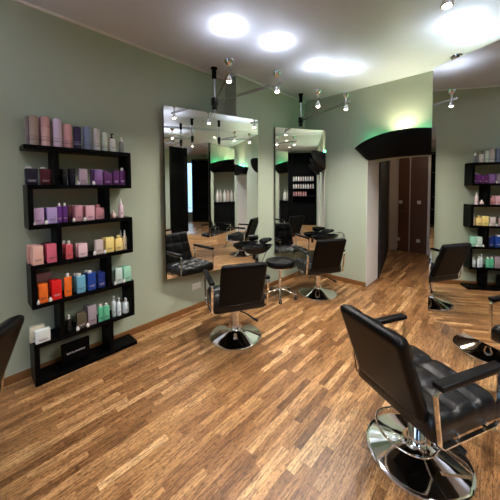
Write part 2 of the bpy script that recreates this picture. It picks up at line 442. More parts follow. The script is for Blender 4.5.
def pole_light(px, py, ends, label, grp='pole lights', foot=ZT-.25, k=.45, kd=1.):
    t = thing('pole_light', label, 'lamp', (px, py, ZC), 0, grp)
    def z(v): return v-ZC
    MB().lathe([(.045, 0), (.045, -.012), (.03, -.016), (.03, -.14), (.022, -.145)], 20).build('ceiling_mount', M['matt_black'], t)
    pm = MB(); pm.rod((0, 0, -.01), (0, 0, z(foot)), .018, 14); pm.build('pole', M['steel'], t)
    cm = MB(); cm.box(-.034, .034, -.034, .034, z(ZL)-.045, z(ZL)+.055, bev=.008); cm.box(-.026, .026, -.026, .026, z(ZL)-.10, z(ZL)-.045, bev=.006)
    cm.build('clamp', M['plastic_black'], t)
    for ex, ey in ends:
        v = Vector((ex-px, ey-py, z(ZL))); dirn = Vector((v.x, v.y, 0)).normalized()
        side = Vector((-dirn.y, dirn.x, 0))
        ab = MB(); o0 = dirn*.03+Vector((0, 0, z(ZL))); o1 = v+dirn*.07
        ab.ribbon([o0, o0.lerp(o1, .5), o1], .010, .030, axis=side)
        ab.build('arm', M['steel'], t)
        h = MB()
        h.rod(v+Vector((0, 0, -.035)), v+Vector((0, 0, .085)), .011, 14)
        h.lathe([(.012, .07), (.03, .085), (.042, .105), (.046, .125), (.040, .125), (.03, .112), (0, .108)], 24, o=tuple(v))
        h.lathe([(.012, -.03), (.022, -.04), (.030, -.062), (.033, -.085), (.028, -.085), (.02, -.066), (0, -.06)], 24, o=tuple(v))
        ho = h.build('spot_head', M['chrome'], t)
        MB().lathe([(0, -.064), (.012, -.068), (.021, -.080), (.018, -.092), (0, -.098)], 16, o=tuple(v)).build('bulb', M['bulb'], ho)
        MB().lathe([(.030, .114), (.034, .121), (0, .127)], 16, o=tuple(v)).build('uplight_lens', M['cold'], ho)
        spot_light('halogen_down', t, v+Vector((0, 0, -.105)), (0, 0, 0), (1, .94, .87), DOWN*kd, 2.5, .8, .03)
        spot_light('uplight', t, v+Vector((0, 0, .14)), (PI, 0, 0), (.82, .89, 1.), UP, 1.22, .75, .03)
        spot_light('uplight_spill', t, v+Vector((0, 0, .14)), (PI, 0, 0), (.80, .88, 1.), 6.5*k, 2.9, 1., .03)
    return t
M1L, M1R = (-2.917, 1.658), (-2.606, 2.972)
M2L, M2R = (-2.718, 3.519), (-2.256, 4.346)
# the reflective side faces local -y, so the width must run with the room on its right-hand side
wall_mirror(M1L, M1R, 'large frameless wall mirror nearest the product shelf')
wall_mirror(M2L, M2R, 'narrower frameless mirror set across the corner beside the arch')
E3 = Vector((-.444, 2.684)); D3 = Vector((.868, -.496))
wall_mirror(tuple(E3), tuple(E3+D3*.84), 'frameless mirror at the right edge showing the product shelf')
wall_mirror((.40, 3.54), (-.405, 2.745), 'island mirror behind the right edge mirror, facing the arch')
wall_mirror((.36, 1.93), (1.0, 2.72), 'black backed mirror seen only in the large mirror')
pole_light(-2.83, 2.355, [(-1.84, 2.418), (-2.006, 1.859)], 'ceiling pole with two arm spotlights above the large mirror')
pole_light(-2.56, 4.03, [(-1.792, 3.231), (-1.583, 3.612)], 'ceiling pole with two arm spotlights above the corner mirror')
pole_light(.13, 2.44, [(-.265, 1.965), (.30, 1.70)], 'ceiling pole with spotlights above the right edge mirror')
pole_light(.10, 3.07, [(-.36, 3.31), (-.22, 3.73)], 'ceiling pole with spotlights behind the right edge mirror')
pole_light(.70, 2.25, [(1.36, 2.10), (1.14, 1.66)], 'ceiling pole above the black backed mirror', k=1.5)
pole_light(-2.90, -.25, [(-1.98, -.05), (-2.05, -.62)], 'ceiling pole with spotlights by the left chair, outside the frame', k=6.5, kd=.25)
pole_light(-2.90, -2.4, [(-1.98, -2.15), (-2.05, -2.75)], 'added unseen ceiling pole with spotlights near the shop front, to light the ceiling', k=6.5, kd=.25)  # extra pole added out of view to brighten the ceiling

# ------------------------------------------------------------------ salon chairs
def make_chair(label, loc, rz):
    t = thing('salon_chair', label, 'chair', loc, rz, 'salon chairs')
    b = MB().lathe([(.283, 0), (.286, .006), (.284, .016), (.274, .022), (.262, .025), (.22, .036), (.15, .056), (.09, .075), (.062, .092), (.055, .11), (0, .11)], 64)
    bmesh.ops.translate(b.bm, verts=b.bm.verts, vec=(0, .03, 0)); b.build('base', M['chrome'], t)
    c = MB().lathe([(.048, .10), (.048, .26), (.056, .265), (.056, .30), (.036, .305), (.036, .36), (0, .36)], 32)
    bmesh.ops.translate(c.bm, verts=c.bm.verts, vec=(0, .03, 0)); c.build('hydraulic_column', M['chrome'], t)
    lv = MB().tube([(.04, -.02, .30), (.10, -.08, .285), (.15, -.13, .255), (.17, -.15, .245)], .008, 8)
    lv.tube([(.16, -.14, .248), (.195, -.175, .236)], .013, 10)
    lv.build('pump_lever', M['plastic_black'], t)
    MB().box(-.16, .16, -.13, .18, .352, .372, bev=.005).build('seat_plate', M['matt_black'], t)
    T = Matrix.Translation((0, .05, .372))
    MB().pad(.55, .49, .112, 3, 3, .030, T, bulge=.006).build('seat', M['seat_leather'], t, angle=80)
    # backrest: outer face smooth, inner face quilted; leans back
    lean = math.radians(20.5)
    R = Matrix.Translation((0, -.215, .443)) @ Matrix.Rotation(lean, 4, 'X')
    # pad local: x width, y height, z thickness -> rotate so that +z points to the sitter (+y)
    P = R @ Matrix.Translation((0, 0, .244)) @ Matrix.Rotation(-PI/2, 4, 'X') @ Matrix.Diagonal((1, -1, 1, 1))
    MB().pad(.46, .488, .062, 3, 3, .016, P, bulge=.004, cr=.03).build('backrest', M['leather'], t, angle=80)
    for s in (-1, 1):
        x = s*.292
        fr = MB()
        pts = [(x, -.225, .655), (x, -.185, .395), (x, -.165, .377), (x, .225, .377), (x, .245, .39), (x, .255, .66), (x, .243, .677), (x, -.21, .677)]
        fr.ribbon(pts, .020, .008, closed=True)
        fr.rod((x-s*.04, -.05, .40), (x, -.05, .40), .010); fr.rod((x-s*.04, .16, .40), (x, .16, .40), .010)
        fo = fr.build('armrest_frame', M['chrome'], t, smooth=False)
        MB().box(x-.028, x+.028, -.215, .250, .681, .712, bev=.009, seg=3).build('arm_pad', M['leather'], fo, angle=60)
    f = MB()
    pts = [(-.17, .22, .36), (-.175, .30, .33), (-.18, .40, .20), (-.18, .46, .16), (-.165, .475, .155), (.165, .475, .155), (.18, .46, .16), (.18, .40, .20), (.175, .30, .33), (.17, .22, .36)]
    f.tube(pts, .010, 10)
    f.box(-.165, .165, .42, .455, .166, .172)
    f.build('footrest', M['chrome'], t)
    return t
c0 = make_chair('black salon chair facing the large mirror on the left wall', (-2.10, 2.012, 0), math.radians(61))
def place_chair(label, loc, deg):
    c = copy_tree(c0); c.location = loc; c.rotation_euler = (0, 0, math.radians(deg)); c['label'] = label
    return c
place_chair('black salon chair facing the corner mirror, just right of the stool', (-2.02, 3.685, 0), 58)
cf = place_chair('large foreground black salon chair at the lower right, seen from behind', (-.362, 1.832, 0), -27.7)
place_chair('black salon chair mostly hidden behind the right edge mirror, only its round base showing', (-.09, 3.57, 0), -135)
place_chair('black salon chair cut off at the left edge, only its backrest showing', (-2.085, -.195, 0), 144)
place_chair('black salon chair in the far right of the room', (2.3, 1.6, 0), 95)
for ch in cf.children:
    if ch.name.startswith('pump_lever'): ch.rotation_euler = (0, 0, 1.0)
# pedal hoop of the foreground chair
hp = []
for k in range(25):
    a = PI+PI*k/24
    hp.append((.005+.17*math.cos(a), -.075+.14*math.sin(a), .19))
hp = [(-.07, .10, .19), (-.14, .085, .19)]+hp+[(.16, .0, .19), (.06, .03, .19)]
MB().tube(hp, .0065, 10).build('foot_hoop', M['chrome'], cf)

# ------------------------------------------------------------------ stool
st = thing('rolling_stool', 'round black rolling stool between the two left chairs', 'stool', (-2.394, 3.209, 0), .35)
MB().lathe([(0, .475), (.18, .475), (.204, .485), (.216, .505), (.216, .535), (.205, .557), (.15, .568), (.06, .574), (0, .575)], 40).build('seat', M['leather'], st)
MB().lathe([(.195, .468), (.205, .472), (.205, .482), (.195, .486)], 40).build('seat_ring', M['chrome'], st)
MB().lathe([(.026, .10), (.026, .30), (.018, .302), (.018, .47), (.06, .474), (0, .476)], 20).build('gas_column', M['chrome'], st)
for k in range(5):
    a = 2*PI*k/5; dx, dy = math.cos(a), math.sin(a)
    lg = MB(); lg.tube([(dx*.015, dy*.015, .125), (dx*.10, dy*.10, .115), (dx*.20, dy*.20, .085), (dx*.25, dy*.25, .070)], .014, 10, fy=.8)
    lo = lg.build('leg', M['chrome'], st)
    cs = MB(); cs.rod((dx*.24, dy*.24, .075), (dx*.24, dy*.24, .045), .008)
    for q in (-1, 1):
        m4 = Matrix.Translation((dx*.24-dy*.012*q, dy*.24+dx*.012*q, .026)) @ Matrix.Rotation(a, 4, 'Z') @ Matrix.Rotation(PI/2, 4, 'X')
        cs.lathe([(.010, -.009), (.026, -.009), (.026, .009), (.010, .009)], 18, mat=m4)
    cs.build('caster', M['rubber'], lo)

# ------------------------------------------------------------------ hairdresser trays and dryers
def tool_tray(loc, rz, label):
    t = thing('tool_tray', label, 'tray', loc, rz, 'tool trays')
    b = MB().lathe([(0, -.085), (.07, -.083), (.13, -.06), (.175, -.015), (.195, .018), (.198, .024), (.188, .024), (.165, -.008), (.12, -.045), (.07, -.068), (0, -.07)], 40, sx=1.25, sy=.62)
    b.build('bowl', M['plastic_black'], t)
    r = MB(); r.box(-.03, .03, .08, .125, -.02, .0, bev=.004); r.box(-.05, .05, .115, .13, -.06, .06, bev=.005)
    r.build('bracket', M['plastic_black'], t)
    h = MB(); h.lathe([(.05, -.055), (.052, -.03), (.045, -.03), (.042, -.055)], 24, o=(-.14, 0, .01)); h.rod((-.06, 0, -.08), (-.06, 0, -.15), .022)
    h.build('tool_cup', M['plastic_black'], t)
    return t
def hair_dryer(loc, rz, label, tilt=0.):
    t = thing('hair_dryer', label, 'hair dryer', loc, rz, 'hair dryers')
    X = Matrix.Rotation(PI/2, 4, 'Y')
    MB().lathe([(0, -.085), (.034, -.08), (.042, -.05), (.044, 0), (.038, .05), (.03, .085), (0, .085)], 24, mat=Matrix.Translation((0, 0, .125)) @ X).build('barrel', M['plastic_black'], t)
    MB().lathe([(.029, .085), (.027, .12), (.014, .165), (.0, .165)], 20, mat=Matrix.Translation((0, 0, .125)) @ X, sy=1.3).build('nozzle', M['matt_black'], t)
    MB().tube([(-.01, 0, .10), (-.018, 0, .05), (-.03, 0, .006)], .017, 12, fy=1.25).build('handle', M['plastic_black'], t)
    return t
def cable(pts, dryer):
    inv = (Matrix.Translation(dryer.location) @ Matrix.Rotation(dryer.rotation_euler.z, 4, 'Z')).inverted()
    return MB().tube([inv @ Vector(p) for p in pts], .0042, 8).build('power_cable', M['plastic_black'], dryer)
def smooth_path(P, n=8):
    out = []; P = [Vector(p) for p in P]
    for i in range(len(P)-1):
        p0 = P[max(i-1, 0)]; p1 = P[i]; p2 = P[i+1]; p3 = P[min(i+2, len(P)-1)]
        for k in range(n):
            u = k/n
            out.append(.5*((2*p1)+(p2-p0)*u+(2*p0-5*p1+4*p2-p3)*u*u+(3*p1-p0-3*p2+p3)*u**3))
    out.append(P[-1]); return out
# tray beside the large mirror
a1 = math.atan2(M1R[1]-M1L[1], M1R[0]-M1L[0])
tool_tray((-2.500, 2.83, .79), a1, 'black tool tray at the right edge of the large mirror')
hd1 = hair_dryer((-2.472, 2.945, .752), a1+.3, 'black hair dryer lying on the tray beside the large mirror')
cable(smooth_path([(-2.47, 2.99, .80), (-2.45, 3.08, .80), (-2.56, 3.10, .68), (-2.66, 3.11, .50), (-2.72, 3.12, .40), (-2.752, 3.12, .36)]), hd1)
a2 = math.atan2(M2R[1]-M2L[1], M2R[0]-M2L[0])
tool_tray((-2.18, 4.18, .80), a2, 'black tool tray in front of the corner mirror')
hd2 = hair_dryer((-2.165, 4.21, .762), a2+.2, 'black hair dryer on the tray of the corner mirror')
cable(smooth_path([(-2.21, 4.23, .79), (-2.10, 4.33, .84), (-1.98, 4.40, .86), (-1.95, 4.38, .78), (-2.05, 4.36, .76), (-2.02, 4.42, .86), (-1.94, 4.43, .80), (-1.98, 4.44, .70)]), hd2)

# ------------------------------------------------------------------ product shelf
SX0, SX1 = XA+.001, -2.782
SY0, SY1 = .372, 1.205
sh = thing('product_shelf', 'tall black zigzag product shelf standing against the left wall', 'shelf', (0, 0, 0))
LV = {7: 2.0, 6: 1.675, 5: 1.345, 4: 1.015, 3: .685, 2: .355, 1: .035}
for lv, z in LV.items():
    MB().box(SX0, SX1, SY0-(.012 if lv == 7 else 0), SY1+(.02 if lv == 1 else 0), z-.035, z, bev=.002).build('board', M['black'], sh, smooth=False)
for lv in range(1, 7):
    z0 = LV[lv]; z1 = LV[lv+1]-.035
    if lv % 2 == 0:
        MB().box(SX0, SX1, .556, .592, z0, z1).build('upright', M['black'], sh, smooth=False)
        MB().box(SX0, SX1, SY1-.036, SY1, z0, z1).build('upright', M['black'], sh, smooth=False)
    else:
        MB().box(SX0, SX1, SY0, SY0+.036, z0, z1).build('upright', M['black'], sh, smooth=False)
        MB().box(SX0, SX1, .955, .992, z0, z1).build('upright', M['black'], sh, smooth=False)

# ------------------------------------------------------------------ products; local frame: front faces +x, width along y
def printing(t, x, w, z, mat, n=2):
    p = MB()
    for k in range(n):
        p.box(x-.0002, x+.0008, -w*(.34-.08*k), w*(.34-.10*k), z-.009*k, z-.009*k+.003)
    return p.build('printed_text', mat, t, smooth=False)
def P_box(t, w, h, c, d=None, **k):
    d = d or w*.62
    MB().box(-d, 0, -w/2, w/2, 0, h, bev=.0025).build('carton', paint(c, .45), t)
    printing(t, 0, w, h*.26, M['print'] if sum(c) > 300 else M['print_light'])
def P_can(t, w, h, c, cap=None, **k):
    r = w/2
    MB().lathe([(r*.96, 0), (r, .004), (r, h*.62), (0, h*.62)], 24, o=(-r, 0, 0)).build('can', paint(c), t)
    MB().lathe([(r*.985, h*.622), (r*.985, h*.955), (r*.93, h*.985), (r*.7, h), (0, h)], 24, o=(-r, 0, 0)).build('cap', paint(cap or c), t)
    p = MB()
    for zz in (.30, .22, .18):
        p.lathe([(r*1.003, h*zz), (r*1.003, h*zz+.0025)], 24, o=(-r, 0, 0))
    p.build('printed_band', M['print'] if sum(c) > 300 else M['print_light'], t)
def P_bottle(t, w, h, c, cap=(235, 233, 230), off=-.18, caph=.16, **k):
    d = w*.6; hb = h*(1-caph)
    MB().box(-d, 0, -w/2, w/2, 0, hb, bev=min(w, d)*.18, seg=3).build('bottle', paint(c, .3), t)
    MB().box(-d/2-w*.19, -d/2+w*.19, off*w-w*.21, off*w+w*.21, hb-.001, h, bev=.004).build('cap', paint(cap, .35), t)
    printing(t, 0, w, hb*.28, M['print'] if sum(c) > 300 else M['print_light'])
def P_jar(t, w, h, c, cap=(20, 18, 20), **k):
    r = w/2
    MB().lathe([(r*.9, 0), (r, .006), (r, h*.62), (r*.9, h*.68), (0, h*.68)], 24, o=(-r, 0, 0)).build('jar', paint(c, .25), t)
    MB().lathe([(r*.92, h*.68), (r*.95, h*.70), (r*.95, h*.97), (r*.88, h), (0, h)], 24, o=(-r, 0, 0)).build('lid', paint(cap, .35), t)
def P_round(t, w, h, c, cap=(235, 225, 225), **k):
    r = w/2
    MB().lathe([(r*.6, 0), (r*.95, h*.12), (r, h*.36), (r*.85, h*.62), (r*.4, h*.74), (0, h*.74)], 24, o=(-r, 0, 0)).build('flask', paint(c, .25), t)
    MB().lathe([(r*.36, h*.74), (r*.36, h*.97), (r*.3, h), (0, h)], 16, o=(-r, 0, 0)).build('stopper', paint(cap, .35), t)
def P_spray(t, w, h, c, cap=(240, 238, 238), **k):
    r = w/2
    MB().lathe([(r*.95, 0), (r, .004), (r, h*.55), (r*.8, h*.66), (r*.45, h*.72), (0, h*.72)], 24, o=(-r, 0, 0)).build('bottle', paint(c, .3), t)
    MB().lathe([(r*.5, h*.72), (r*.5, h*.84), (r*.34, h*.86), (r*.3, h*.99), (r*.2, h), (0, h)], 20, o=(-r, 0, 0)).build('spray_head', paint(cap, .35), t)
    printing(t, .0003, w*.7, h*.25, M['print'], 2)
def P_pump(t, w, h, c, cap=(235, 235, 235), **k):
    r = w/2; hb = h*.74
    MB().lathe([(r*.95, 0), (r, .004), (r, hb*.9), (r*.82, hb*.97), (r*.4, hb), (0, hb)], 24, o=(-r, 0, 0)).build('bottle', paint(c, .3), t)
    p = MB().lathe([(r*.42, hb), (r*.42, hb+h*.07), (r*.16, hb+h*.08), (r*.14, h*.93), (r*.34, h*.935), (r*.34, h), (0, h)], 18, o=(-r, 0, 0))
    p.box(-r, r*.25, -r*.16, r*.16, h*.945, h*.985)
    p.build('pump', paint(cap, .35), t)
    printing(t, .0003, w*.6, hb*.32, M['print'], 2)
KIND = dict(box=P_box, can=P_can, bottle=P_bottle, jar=P_jar, round=P_round, spray=P_spray, pump=P_pump)
NAME = dict(box='product_carton', can='spray_can', bottle='shampoo_bottle', jar='styling_jar', round='perfume_flask', spray='spray_bottle', pump='pump_bottle')
CAT = dict(box='carton', can='can', bottle='bottle', jar='jar', round='flask', spray='spray bottle', pump='pump bottle')
GN = {7: 'products on the top shelf board', 6: 'products on the second board from the top', 5: 'products on the third board from the top',
      4: 'products on the fourth board from the top', 3: 'products on the fifth board from the top', 2: 'products on the sixth board from the top'}
def prod(lv, kind, y, w, h, sb, c, label, **k):
    y -= max(0, sb-.045)*.30
    t = thing(NAME[kind], label, CAT[kind], (SX1-sb, y, LV[lv]+.0005), 0, GN[lv])
    KIND[kind](t, w, h, c, **k)
    return t
def tester(lv, y, sb, label, c=(238, 236, 232)):
    o = MB().lathe([(.011, 0), (.013, .003), (.013, .022), (.006, .027), (.006, .036), (0, .036)], 14).build('sample_bottle', paint(c, .35))
    o.location = (SX1-sb, y, LV[lv]+.0005); tag(o, label, 'sample bottle', GN[lv])
T7, T6, T5, T4, T3, T2 = 'on the top shelf board', 'on the second board from the top', 'on the third board from the top', 'on the fourth board from the top', 'on the fifth board from the top', 'on the sixth board from the top'
# top board
prod(7, 'can', .440, .060, .245, .035, (172, 152, 140), 'tall taupe spray can at the left end of the top board')
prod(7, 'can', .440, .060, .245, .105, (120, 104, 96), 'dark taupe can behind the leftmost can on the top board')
prod(7, 'can', .517, .064, .251, .035, (222, 182, 182), 'tall dusty pink spray can, second from left on the top board', cap=(214, 164, 166))
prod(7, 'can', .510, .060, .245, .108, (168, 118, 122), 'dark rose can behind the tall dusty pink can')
prod(7, 'can', .603, .066, .246, .035, (226, 208, 232), 'tall pale lilac spray can on the top board')
prod(7, 'can', .600, .062, .240, .108, (176, 168, 168), 'grey can behind the tall pale lilac can')
prod(7, 'can', .678, .070, .211, .035, (228, 174, 176), 'shorter pink spray can beside the pale lilac can')
prod(7, 'can', .752, .062, .202, .035, (46, 28, 66), 'dark violet spray can in the middle of the top board')
prod(7, 'can', .832, .068, .214, .035, (128, 142, 172), 'slate blue spray can on the top board')
prod(7, 'can', .912, .060, .207, .035, (208, 200, 194), 'cream spray can right of the slate blue can')
prod(7, 'can', .980, .054, .182, .035, (212, 222, 210), 'pale mint spray can on the top board')
prod(7, 'pump', 1.050, .066, .180, .035, (214, 210, 206), 'white pump bottle with black pump on the top board', cap=(24, 22, 24))
prod(7, 'spray', 1.139, .052, .155, .035, (128, 128, 126), 'small grey bottle with white tip at the right end of the top board')
# second board
prod(6, 'bottle', .412, .085, .150, .045, (26, 20, 40), 'near black squat bottle with white cap, far left of second board', caph=.1)
prod(6, 'bottle', .505, .078, .150, .045, (74, 16, 26), 'dark red squat bottle with white cap on the second board', caph=.1)
prod(6, 'jar', .634, .056, .140, .045, (22, 20, 30), 'black jar just right of the upright on the second board')
prod(6, 'jar', .697, .058, .150, .045, (26, 24, 40), 'taller black jar left of the mauve carton on second board')
prod(6, 'box', .783, .066, .145, .035, (176, 158, 178), 'mauve carton on the second board from the top')
prod(6, 'box', .868, .036, .143, .05, (62, 32, 84), 'narrow dark plum carton between mauve and purple cartons')
prod(6, 'box', .912, .068, .143, .035, (138, 100, 158), 'purple carton right of the mauve one on the second board')
prod(6, 'bottle', .993, .076, .136, .035, (88, 36, 92), 'wide deep purple bottle on the second board', cap=(70, 30, 76), caph=.12)
prod(6, 'bottle', 1.071, .056, .152, .035, (84, 32, 94), 'narrow purple bottle with purple cap on the second board', cap=(90, 44, 100), off=0)
prod(6, 'bottle', 1.135, .058, .172, .035, (96, 40, 108), 'purple bottle with white cap at the right end of second board', off=0)
tester(6, .735, .02, 'tiny white sample bottle left of the mauve carton'); tester(6, .862, .02, 'tiny white sample bottle left of the purple carton')
# third board
prod(5, 'box', .445, .066, .136, .025, (208, 178, 220), 'pinkish lilac carton at the left end of the third board')
prod(5, 'box', .536, .068, .137, .025, (186, 166, 222), 'lavender carton second from left on the third board')
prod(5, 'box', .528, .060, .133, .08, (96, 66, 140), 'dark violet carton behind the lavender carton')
prod(5, 'bottle', .590, .036, .170, .03, (98, 44, 128), 'violet bottle with white cap beside the lavender carton', off=0)
prod(5, 'bottle', .630, .036, .170, .03, (92, 38, 120), 'violet bottle with white cap left of the rose carton', off=0)
prod(5, 'box', .735, .058, .145, .025, (206, 150, 166), 'rose pink carton in the middle of the third board')
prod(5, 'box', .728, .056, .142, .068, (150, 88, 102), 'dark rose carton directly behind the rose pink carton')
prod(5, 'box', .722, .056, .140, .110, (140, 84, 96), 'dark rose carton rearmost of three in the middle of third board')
prod(5, 'box', .828, .070, .136, .025, (228, 182, 196), 'light pink carton right of the rose pink one')
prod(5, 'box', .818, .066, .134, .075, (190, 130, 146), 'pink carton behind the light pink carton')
prod(5, 'bottle', .912, .080, .142, .025, (196, 138, 148), 'pink squat bottle at the right upright of the third board', cap=(186, 120, 132), caph=.2)
prod(5, 'round', 1.038, .056, .072, .025, (230, 196, 200), 'small round pale pink flask on the third board')
prod(5, 'spray', 1.112, .048, .192, .025, (232, 206, 216), 'tall pale pink spray bottle at the right end of third board')
tester(5, .395+.012, .012, 'tiny white sample bottle left of the pinkish lilac carton'); tester(5, .490, .012, 'tiny white sample bottle left of the lavender carton'); tester(5, .690, .012, 'tiny white sample bottle left of the rose pink carton'); tester(5, .776, .012, 'tiny white sample bottle left of the light pink carton')
# fourth board
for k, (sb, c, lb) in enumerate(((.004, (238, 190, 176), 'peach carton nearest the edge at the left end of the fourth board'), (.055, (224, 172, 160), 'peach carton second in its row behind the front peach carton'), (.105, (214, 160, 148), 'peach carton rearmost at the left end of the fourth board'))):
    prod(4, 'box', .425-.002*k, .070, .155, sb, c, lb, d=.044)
prod(4, 'box', .519, .068, .157, .004, (226, 110, 136), 'raspberry pink carton nearest the edge on the fourth board', d=.044)
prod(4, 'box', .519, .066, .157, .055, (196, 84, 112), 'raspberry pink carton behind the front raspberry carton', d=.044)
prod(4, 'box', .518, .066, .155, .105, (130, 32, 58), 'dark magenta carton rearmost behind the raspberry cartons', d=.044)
prod(4, 'bottle', .648, .056, .165, .02, (222, 98, 112), 'coral bottle with white cap on the fourth board', off=0, caph=.2)
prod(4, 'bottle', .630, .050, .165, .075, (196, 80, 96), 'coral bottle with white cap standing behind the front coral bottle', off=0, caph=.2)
prod(4, 'box', .757, .070, .119, .02, (240, 206, 214), 'pale pink low carton in the middle of the fourth board', d=.04)
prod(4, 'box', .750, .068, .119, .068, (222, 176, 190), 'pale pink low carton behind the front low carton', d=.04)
prod(4, 'box', .895, .068, .134, .02, (214, 200, 198), 'pale greyish carton on the fourth board')
prod(4, 'box', .990, .072, .146, .02, (242, 220, 138), 'yellow carton on the fourth board')
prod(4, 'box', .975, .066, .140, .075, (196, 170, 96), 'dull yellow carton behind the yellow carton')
prod(4, 'bottle', 1.076, .072, .155, .02, (240, 216, 138), 'yellow squat bottle right of the yellow carton', cap=(228, 204, 128), off=0, caph=.22)
prod(4, 'spray', 1.144, .042, .196, .03, (226, 214, 192), 'cream spray bottle at the right end of the fourth board')
prod(4, 'spray', 1.138, .040, .192, .085, (214, 204, 186), 'cream spray bottle behind the front cream spray bottle')
tester(4, .848, .012, 'tiny white sample bottle left of the pale greyish carton'); tester(4, .940, .012, 'tiny white sample bottle left of the yellow carton')
# fifth board
prod(3, 'box', .498, .118, .225, .13, (150, 110, 118), 'large dusky mauve carton at the back left of fifth board', d=.05)
prod(3, 'box', .450, .064, .158, .008, (240, 112, 36), 'orange carton at the left end of the fifth board')
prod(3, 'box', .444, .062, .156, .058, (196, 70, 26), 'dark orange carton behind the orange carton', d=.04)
prod(3, 'box', .545, .070, .165, .008, (222, 22, 22), 'bright red carton on the fifth board')
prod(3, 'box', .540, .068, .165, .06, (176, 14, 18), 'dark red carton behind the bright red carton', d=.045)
prod(3, 'bottle', .630, .054, .205, .015, (242, 118, 40), 'orange bottle with white cap on the fifth board', off=0)
prod(3, 'bottle', .732, .070, .180, .015, (112, 178, 206), 'light blue bottle with white cap on the fifth board', caph=.12)
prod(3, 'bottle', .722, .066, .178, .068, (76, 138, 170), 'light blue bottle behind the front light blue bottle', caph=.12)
prod(3, 'bottle', .820, .072, .188, .015, (28, 66, 150), 'royal blue bottle with white cap on the fifth board', caph=.12)
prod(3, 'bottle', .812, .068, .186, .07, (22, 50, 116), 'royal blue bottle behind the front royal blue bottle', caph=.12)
prod(3, 'bottle', .905, .066, .166, .02, (26, 48, 120), 'dark blue bottle with blue cap left of the right upright', cap=(24, 42, 110), caph=.12)
prod(3, 'box', 1.065, .066, .151, .015, (200, 222, 216), 'very pale mint carton on the fifth board')
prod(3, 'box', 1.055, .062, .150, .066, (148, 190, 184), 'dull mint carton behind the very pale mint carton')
prod(3, 'box', 1.150, .072, .146, .015, (156, 212, 186), 'mint green carton at the right end of the fifth board')
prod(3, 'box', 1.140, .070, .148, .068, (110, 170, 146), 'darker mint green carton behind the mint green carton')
tester(3, .412, .010, 'tiny white sample bottle left of the orange carton'); tester(3, .496, .010, 'tiny white sample bottle left of the bright red carton'); tester(3, 1.022, .010, 'tiny white sample bottle left of the very pale mint carton'); tester(3, 1.108, .010, 'tiny white sample bottle left of the mint green carton')
# sixth board
prod(2, 'box', .436, .100, .104, .004, (226, 232, 232), 'white low carton at the front left of the sixth board', d=.05)
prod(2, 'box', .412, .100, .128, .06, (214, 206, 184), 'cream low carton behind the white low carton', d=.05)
prod(2, 'pump', .630, .048, .150, .03, (26, 24, 26), 'black bottle with white pump on the sixth board')
prod(2, 'box', .728, .076, .140, .02, (88, 80, 62), 'olive brown carton on the sixth board')
prod(2, 'box', .815, .070, .178, .02, (156, 144, 152), 'grey mauve carton on the sixth board', d=.04)
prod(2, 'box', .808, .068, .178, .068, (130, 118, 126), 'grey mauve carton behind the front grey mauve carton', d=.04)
prod(2, 'bottle', .891, .046, .170, .02, (86, 178, 140), 'sea green bottle with white cap, left of its pair', off=0)
prod(2, 'bottle', .942, .050, .165, .02, (96, 186, 150), 'sea green bottle with white cap, right of its pair', off=0)
prod(2, 'pump', 1.020, .040, .205, .035, (206, 220, 226), 'tall slim pale blue pump bottle, left of the two')
prod(2, 'pump', 1.062, .042, .180, .015, (214, 226, 230), 'slim pale blue pump bottle, nearer the edge of the two')
prod(2, 'pump', 1.133, .066, .150, .02, (206, 220, 224), 'wide pale blue pump bottle at the right end of sixth board')
tester(2, .690, .010, 'tiny white sample bottle left of the olive brown carton'); tester(2, .772, .010, 'tiny white sample bottle left of the grey mauve carton')
# black sign card on the base board
sg = thing('sign_board', 'black sign block with white lettering on the lowest shelf board', 'sign', (-2.84, .682, .0355))
MB().box(-.03, 0, -.112, .112, 0, .205, bev=.003).build('block', M['black'], sg)
def text_mesh(body, size, mat, parent, M4):
    cu = bpy.data.curves.new('lettering', 'FONT'); cu.body = body; cu.size = size; cu.align_x = 'CENTER'; cu.extrude = .0006
    o = bpy.data.objects.new('lettering_tmp', cu); COL.objects.link(o)
    me = bpy.data.meshes.new_from_object(o.evaluated_get(bpy.context.evaluated_depsgraph_get()))
    bpy.data.objects.remove(o)
    me.transform(M4); me.materials.append(mat)
    q = bpy.data.objects.new('lettering', me); COL.objects.link(q); q.parent = parent
    return q
RX = Matrix(((0, 0, 1, 0), (1, 0, 0, 0), (0, 1, 0, 0), (0, 0, 0, 1)))    # text x -> +y, text y -> +z, normal -> +x
text_mesh('KEVIN.MURPHY', .0215, M['sign_white'], sg, Matrix.Translation((.0012, 0, .105)) @ RX)

# ------------------------------------------------------------------ the far right of the room, seen in the mirrors
cab = thing('product_cabinet', 'tall black cabinet with lit bottle rows seen in the corner mirror', 'cabinet', (4.62, 4.0, 0), 0)
MB().box(.30, .34, -1.0, .47, 0, 3.1).build('back_panel', M['matt_black'], cab, smooth=False)
for y in (-1.0, -.55, .45): MB().box(-.02, .30, y, y+.03, 0, 3.1).build('side_panel', M['matt_black'], cab, smooth=False)
for z in (.9, 1.23, 1.55, 1.87): MB().box(-.02, .30, -.52, .45, z-.03, z).build('board', M['black'], cab, smooth=False)
MB().box(-.02, .30, -.52, .45, 0, .87).build('lower_door', M['matt_black'], cab, smooth=False)
bt0 = None
CB = [(224, 220, 214), (214, 206, 196), (232, 230, 226), (214, 186, 180), (204, 196, 190)]
for z, n, cc in ((1.87, 9, 0), (1.55, 9, 1), (1.23, 6, 3)):
    for q in range(n):
        y = 3.53+.10*q+.01*random.random()
        b = MB().lathe([(.034, 0), (.036, .004), (.036, .15), (.03, .165), (.015, .17), (.015, .20), (0, .20)], 14).build('display_bottle', paint(CB[(cc+q) % 5] if cc < 3 else (206, 150, 150), .35))
        b.location = (4.68, y, z+.0005); tag(b, 'small bottle in the lit rows of the far black cabinet', 'bottle', 'bottles in the far cabinet')
